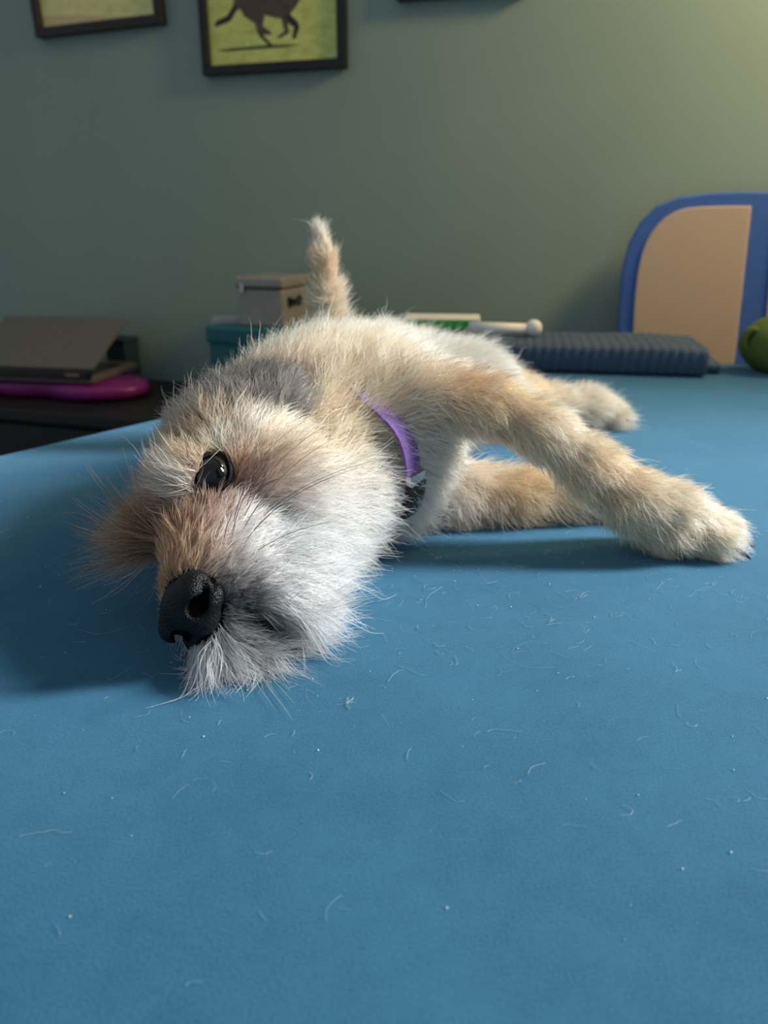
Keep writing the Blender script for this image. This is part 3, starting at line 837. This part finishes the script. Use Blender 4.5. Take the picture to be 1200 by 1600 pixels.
pic1, w1 = picture('framed_photo', 'dark brown frame with pale meadow photograph, leftmost on the wall, hung tilted', (65, 62), (262, 40), 0.36, 0.020, 0, M_frame2, M_grass2)
o = extrude_outline('photo_path', [(0.022, 0.022), (w1*0.80, 0.022), (w1*0.55, 0.030), (0.022, 0.046)], 0.0006, noisy('photo_sand', lin(226, 206, 150), lin(208, 188, 132), 90, 0.5), pic1); o.location.y = -0.0098
pic2, w2 = picture('framed_photo', 'black frame with photograph of a dark dog running on green grass', (324, 121), (545, 108), 0.40, 0.019, 0, M_frame, M_grass1)
pic3, w3 = picture('framed_photo', 'dark frame above the centre of the bed, only its lower edge showing', (623, 5), (830, -9), 0.36, 0.020, 0, mat('slate_frame', lin(40, 48, 56), 0.5), M_mount)
# the running dog printed in the middle picture (lower half of the body, tail and legs)
def inpic(px, py):
    """picture plane coordinates (x, z) of the place seen at px, py"""
    p = wall_point(px, py)-pic2.location; R = pic2.rotation_euler.to_matrix().inverted(); q = R @ p
    return (q.x, q.z)
M_print = noisy('photo_dog_coat', lin(70, 58, 50), lin(96, 80, 70), 60, 0.5)
M_print2 = mat('photo_dog_dark', lin(44, 37, 33), 0.5)
def printed(name, pts, m, off):
    o = extrude_outline(name, [inpic(300+x*0.225, y*0.225) for x, y in pts], 0.0005, m, pic2); o.location.y = -0.0092-off; return o
printed('printed_dog_leg', [(350, 60), (480, 60), (520, 120), (505, 190), (560, 225), (570, 245), (510, 250), (470, 215), (455, 170), (380, 120)], M_print, 0.0006)
printed('printed_dog_leg', [(470, 150), (510, 170), (505, 250), (575, 320), (560, 330), (490, 265), (465, 215)], M_print2, 0.0003)
printed('printed_dog_leg', [(600, 60), (690, 100), (750, 160), (762, 195), (735, 275), (710, 278), (725, 200), (660, 150)], M_print2, 0.0003)
printed('printed_dog_leg', [(620, 90), (670, 120), (690, 235), (630, 272), (605, 265), (660, 225), (640, 150)], M_print, 0.0006)
printed('printed_dog_tail', [(355, 40), (320, 95), (285, 155), (185, 195), (175, 180), (195, 150), (260, 120), (310, 40)], M_print2, 0.0006)
printed('printed_dog_body', [(330, -70), (780, -180), (800, -60), (735, 60), (690, 110), (620, 135), (520, 110), (430, 60), (340, 70), (305, 40)], M_print, 0.0009)
printed('printed_shadow', [(190, 358), (310, 340), (560, 318), (700, 316), (770, 318), (660, 335), (420, 352), (250, 366)], mat('photo_shadow_green', lin(70, 84, 30), 0.5), 0.0002)

# ================================================================== left: cabinet, cushion, laptop
CABZ = -0.175
cab = thing('cabinet', 'low black cabinet behind the bed at the left', 'cabinet', (0, 0, 0))
cab.location = WALL0+wdir*(-0.72)+wnor*0.215+Vector((0, 0, -0.75)); cab.rotation_euler = (0, 0, YAW)
M_black = noisy('black_lacquer', lin(14, 13, 13), lin(22, 20, 20), 8, 0.55)
hcab = CABZ+0.75
box_obj('cabinet_top', (0, 0, hcab-0.0125), (1.44, 0.40, 0.025), M_black, cab, 0.003)
box_obj('carcass', (0, 0.008, (hcab-0.025+0.04)/2), (1.40, 0.36, hcab-0.025-0.04), M_black, cab)
for k in range(3):
    d = box_obj('door', (-0.465+k*0.465, -0.181, (hcab-0.025+0.04)/2), (0.455, 0.018, hcab-0.09), M_black, cab, 0.003)
    box_obj('handle', (-0.465+k*0.465+0.19, -0.197, hcab*0.62), (0.012, 0.014, 0.12), M_dark, d, 0.004)
box_obj('plinth', (0, 0.01, 0.02), (1.36, 0.33, 0.04), M_dark, cab)

def on_cab(px, py, off):
    """point off metres in front of the wall along the sight line"""
    d = (at(px, py, 1.0)-Vector((0, 0, H))); o = Vector((0, 0, H))
    t = (WALL0+wnor*off-o).dot(wnor)/d.dot(wnor); return o+d*t
M_pink = mat('magenta_rubber', lin(128, 26, 112), 0.35)
# peanut-shaped inflated balance cushion: two lobes and a waist
p = on_cab(160, 626, 0.22); p.z = CABZ
bm = bmesh.new(); NU, NR = 64, 18; rings = []
def peanut(a):
    c, s = math.cos(a), math.sin(a)
    r = 0.155*(1-0.36*math.exp(-(c/0.35)**2)); return 1.45*r*c, 0.78*r*s
for j in range(NR+1):
    t = -1+2*j/NR; w = (1-abs(t)**2.6)**(1/2.6) if abs(t) < 1 else 0
    z = 0.021+0.021*t; ring = []
    for i in range(NU):
        x, y = peanut(i/NU*2*math.pi); k = 0.72+0.28*w
        if j in (0, NR): k = 0.6
        ring.append(bm.verts.new((x*k, y*k, z)))
    rings.append(ring)
for j in range(NR):
    for i in range(NU): bm.faces.new((rings[j][i], rings[j][(i+1) % NU], rings[j+1][(i+1) % NU], rings[j+1][i]))
bm.faces.new(list(reversed(rings[0]))); bm.faces.new(rings[-1])
cush = bm_obj('balance_cushion', bm, M_pink, None, True)
cush.location = p+wdir*(-0.10); cush.rotation_euler = (0, 0, YAW)
tag(cush, 'shiny magenta rubber cushion with two lobes lying under the laptop', 'cushion')

M_taupe = noisy('taupe_metal', lin(100, 97, 90), lin(106, 103, 96), 40, 0.5)
M_tan = mat('tan_trim', lin(140, 118, 98), 0.5)
lap = thing('laptop', 'taupe laptop half open with its back to us on a magenta cushion', 'laptop', (0, 0, 0))
pL = on_cab(146, 603, 0.30); pL.z = CABZ+0.043
lap.location = pL; LR = YAW+math.radians(7); lap.rotation_euler = (0, 0, LR)
LW = 0.335
box_obj('base', (-LW/2, 0.105, 0.008), (LW, 0.21, 0.016), M_taupe, lap, 0.003)
box_obj('keyboard', (-LW/2, 0.11, 0.0165), (LW*0.88, 0.13, 0.002), M_blackplastic, lap)
lid = box_obj('lid', (0, 0.105, 0.0), (LW, 0.205, 0.007), M_taupe, lap, 0.0025)
lid.location = (-LW/2, 0.004, 0.030); lid.rotation_euler = (math.radians(27), 0, 0)
box_obj('screen', (0, 0.105, -0.0042), (LW*0.94, 0.18, 0.001), M_blackplastic, lid)
bm = bmesh.new(); add_box(bm, (-LW/2, 0.0, 0.021), (LW*0.985, 0.016, 0.022), 0.004); bm_obj('hinge', bm, M_blackplastic, lap)
box_obj('port_cover', (-0.045, -0.009, 0.021), (0.035, 0.002, 0.006), M_tan, lap)
# navy box behind the laptop
p = on_cab(193, 560, 0.05); p.z = CABZ
M_navy = noisy('navy_cloth', lin(22, 48, 62), lin(28, 56, 70), 60, 0.7)
nb = thing('storage_box', 'dark navy box behind the laptop against the wall', 'box', p, YAW)
box_obj('box_body', (0, 0, 0.05), (0.06, 0.06, 0.10), M_navy, nb, 0.004)
box_obj('lid', (0, 0, 0.107), (0.064, 0.064, 0.014), M_navy, nb, 0.004)

# ================================================================== teal box, papers, metal box
M_teal = noisy('teal_card', lin(16, 98, 108), lin(22, 108, 116), 30, 0.55)
TB = on_cab(420, 505, 0.16)
tb = thing('teal_box', 'teal storage box standing below the grey metal box', 'box', (0, 0, 0))
TBr = YAW-math.radians(6)
tb.location = (TB.x+0.02, TB.y+0.02, CABZ); tb.rotation_euler = (0, 0, TBr); th = TB.z-0.004-CABZ
box_obj('box_body', (0, 0, (th-0.03)/2), (0.265, 0.18, th-0.03), M_teal, tb, 0.006)
box_obj('lid', (0, 0, th-0.02), (0.275, 0.19, 0.04), M_teal, tb, 0.008, 3)
M_paper = noisy('paper', lin(196, 196, 190), lin(184, 184, 178), 30, 0.8)
pp = box_obj('paper_stack', (0, 0, 0.006), (0.10, 0.06, 0.012), M_paper, None, 0.001)
pp.location = (TB.x-0.085, TB.y+0.055, TB.z-0.004); pp.rotation_euler = (0, 0, TBr+0.5)
tag(pp, 'white paper stack lying on the teal box behind the metal box', 'paper')
M_alu = noisy('grey_painted_metal', lin(150, 146, 142), lin(160, 156, 152), 40, 0.4, metal=0.25)
mb = thing('metal_box', 'grey lidded metal box with a latch standing on the teal box', 'box', (0, 0, 0))
c0 = on_cab(444, 502, 0.20); mb.location = (c0.x, c0.y, TB.z-0.004); mb.rotation_euler = (0, 0, math.radians(-17))
# near lower corner is the origin; front runs left, side runs back
FW, SD, BH = 0.112, 0.165, 0.088
box_obj('box_body', (-FW/2, SD/2, BH/2-0.004), (FW-0.004, SD-0.004, BH-0.008), M_alu, mb, 0.006, 3)
box_obj('lid', (-FW/2, SD/2, BH+0.006), (FW+0.004, SD+0.004, 0.024), M_alu, mb, 0.006, 3)
box_obj('latch', (-FW+0.018, -0.004, BH-0.006), (0.008, 0.006, 0.020), M_metal, mb, 0.0015)
hd = box_obj('handle', (0.006, SD*0.36, BH*0.60), (0.008, 0.05, 0.012), M_blackplastic, mb, 0.003)
for k in (-1, 1): box_obj('handle_mount', (0.002, SD*0.36+k*0.028, BH*0.60), (0.006, 0.010, 0.022), M_blackplastic, hd, 0.002)

# ================================================================== towel, packet, rod
M_towel = noisy('blue_towelling', lin(64, 82, 106), lin(74, 94, 118), 120, 0.9, 0.6, 700)
tw0 = Vector((0.071, 1.273, 0)); TWR = math.radians(-10); TL, TD, THH = 0.420, 0.165, 0.043
tow = thing('folded_towel', 'ribbed slate blue towel folded into a long pad on the far bed edge', 'towel', tw0, TWR)
def towel_fold(name, x0, x1, z0, z1, y0, y1, rib, m, parent):
    """one folded layer: rounded front, ribs running over it"""
    NX, NS = 220, 28; V, Fc = [], []
    zc, hz = (z0+z1)/2, (z1-z0)/2
    for i in range(NX+1):
        x = x0+(x1-x0)*i/NX
        rr = rib*abs(math.sin(math.pi*(x-x0)/0.0140))**0.7
        sag = 1+0.06*math.sin(x*23+1)+0.04*math.sin(x*41)
        for k in range(NS):
            a = k/NS*2*math.pi; c, s = math.cos(a), math.sin(a)
            yy = (abs(c)**0.28)*math.copysign(1, c); zz = (abs(s)**0.34)*math.copysign(1, s)
            y = (y0+y1)/2+(y1-y0)/2*yy; z = zc+(hz+rr*0.8)*zz*(sag if s > 0 else 1)
            if c < 0: y -= rr*abs(c)
            V.append((x, y, max(z, z0)))
    for i in range(NX):
        for k in range(NS): Fc.append((i*NS+k, (i+1)*NS+k, (i+1)*NS+(k+1) % NS, i*NS+(k+1) % NS))
    Fc.append(tuple(range(NS))); Fc.append(tuple(NX*NS+k for k in reversed(range(NS))))
    return mesh_obj(name, V, Fc, m, parent)
towel_fold('fold', 0, TL, 0.001, THH, -TD/2, TD/2, 0.0022, M_towel, tow)
towel_fold('under_fold', 0.02, TL+0.026, 0.001, 0.016, -TD/2+0.035, TD/2+0.01, 0.0012, M_towel, tow)

M_cream = noisy('cream_card', lin(240, 234, 224), lin(245, 240, 230), 40, 0.6)
M_green = mat('green_print', lin(64, 190, 76), 0.5)
pk = thing('card_packet', 'cream card packet with a bright green front lying on the blue towel', 'packet', (0, 0, 0))
q = at(690, 524, 1.30); pk.location = (q.x, q.y, THH+0.004); pk.rotation_euler = (0, 0, math.radians(-6))
box_obj('packet_body', (0, 0.02, 0.010), (0.125, 0.07, 0.020), M_cream, pk, 0.002)
fp = extrude_outline('green_panel', [(-0.06, 0.002), (0.036, 0.002), (0.050, 0.017), (-0.06, 0.017)], 0.001, M_green, pk); fp.location = (0, -0.0162, 0)
M_whitep = mat('white_plastic', lin(248, 245, 240), 0.45)
rd = thing('white_stick', 'white stick with a round knob end lying on the blue towel', 'stick', (0, 0, 0))
q = at(735, 518, 1.255); rd.location = (q.x, q.y, THH+0.012); rd.rotation_euler = (0, 0, math.radians(-4))
bm = bmesh.new(); bmesh.ops.create_cone(bm, cap_ends=True, segments=24, radius1=0.0105, radius2=0.0080, depth=0.095, matrix=Matrix.Translation((0.045, 0, 0)) @ Matrix.Rotation(math.pi/2, 4, 'Y'))
bm_obj('rod', bm, M_whitep, rd, True)
bm = bmesh.new(); bmesh.ops.create_uvsphere(bm, u_segments=24, v_segments=16, radius=0.0135, matrix=Matrix.Translation((0.100, 0, 0.001)))
bm_obj('knob', bm, M_whitep, rd, True)

# ================================================================== blue bordered panel against the wall
M_blue = noisy('blue_fabric', lin(66, 110, 190), lin(72, 116, 196), 50, 0.7)
M_mesh = noisy('beige_fabric', lin(216, 188, 160), lin(222, 194, 166), 200, 0.8, 0.3, 900)
pc = on_cab(962, 560, 0.075)
pan = thing('fabric_panel', 'tall beige panel with rounded blue border standing at the green wall', 'panel', pc, YAW)
def pl(px, py):
    """panel-plane coordinates of a place in view"""
    nn = Vector((math.sin(YAW), -math.cos(YAW), 0)); ex = Vector((math.cos(YAW), math.sin(YAW), 0))
    d = at(px, py, 1.0)-Vector((0, 0, H)); o_ = Vector((0, 0, H)); t = (pc-o_).dot(nn)/d.dot(nn); q = o_+d*t-pc
    return (q.dot(ex), q.z)
zb = -0.16
outer = [pl(963, 560), pl(966, 490), pl(972, 420), pl(982, 380), pl(1000, 347), pl(1025, 322), pl(1060, 308), pl(1110, 301), pl(1150, 299), pl(1193, 299)]
xr = 2*outer[-1][0]-outer[0][0]
sym = [(xr-(x-outer[0][0]) if False else 2*outer[-1][0]-x, z) for x, z in reversed(outer[:-1])]
out_pts = [(outer[0][0], zb)]+outer+sym+[(sym[-1][0], zb)]
extrude_outline('border', out_pts, 0.030, M_blue, pan, 0.004)
def smooth_in(pts, n=1):
    for _ in range(n):
        q = [pts[0]]
        for a, b in zip(pts[:-1], pts[1:]): q += [(a[0]*.75+b[0]*.25, a[1]*.75+b[1]*.25), (a[0]*.25+b[0]*.75, a[1]*.25+b[1]*.75)]
        pts = q+[pts[-1]]
    return pts
inn = smooth_in([pl(988, 560), pl(990, 480), pl(998, 410), pl(1012, 370), pl(1035, 342), pl(1065, 326), pl(1100, 323), pl(1140, 322)], 2)
inner = [(inn[0][0], zb+0.02)]+inn+[pl(1174, 322), pl(1148, 560)]
inner.append((inner[-1][0]-0.012, zb+0.02))
o = extrude_outline('beige_panel', inner, 0.008, M_mesh, pan, 0.002); o.location.y = -0.004
cx = outer[-1][0]
r0, r1 = pl(1214, 322), pl(1190, 560)
i2 = [(2*cx-x, z) for x, z in inn[:-1]]+[r0, r1, (r1[0]-0.012, zb+0.02), (2*cx-inn[0][0], zb+0.02)]
o = extrude_outline('beige_panel', i2, 0.008, M_mesh, pan, 0.002); o.location.y = -0.004

# ================================================================== green soft toy
M_gr = noisy('green_plush', lin(84, 104, 44), lin(98, 118, 54), 60, 0.9, 0.5, 500)
q = at(1222, 579, 1.17)
toy = thing('soft_toy', 'round olive green soft toy with a loop beside the blue bordered panel', 'toy', (q.x, q.y, 0.0))
bm = bmesh.new(); bmesh.ops.create_icosphere(bm, subdivisions=4, radius=0.05)
for v in bm.verts:
    c = v.co
    ang = math.atan2(c.y, c.x); f = 1+0.035*math.cos(ang*5)*(1-abs(c.z)/0.05)
    v.co = Vector((c.x*1.35*f, c.y*1.1*f, max(c.z*0.95, -0.040)+0.041))
bm_obj('toy_body', bm, M_gr, toy, True)
V, Fc = [], []; NU, NV = 28, 10
for i in range(NU):
    a = i/NU*2*math.pi
    for j in range(NV):
        b = j/NV*2*math.pi; r = 0.011+0.0042*math.cos(b)
        V.append((-0.060+r*math.cos(a), -0.012+0.007*math.sin(b), 0.050+1.35*r*math.sin(a)))
for i in range(NU):
    for j in range(NV): Fc.append((i*NV+j, ((i+1) % NU)*NV+j, ((i+1) % NU)*NV+(j+1) % NV, i*NV+(j+1) % NV))
mesh_obj('loop', V, Fc, M_gr, toy)
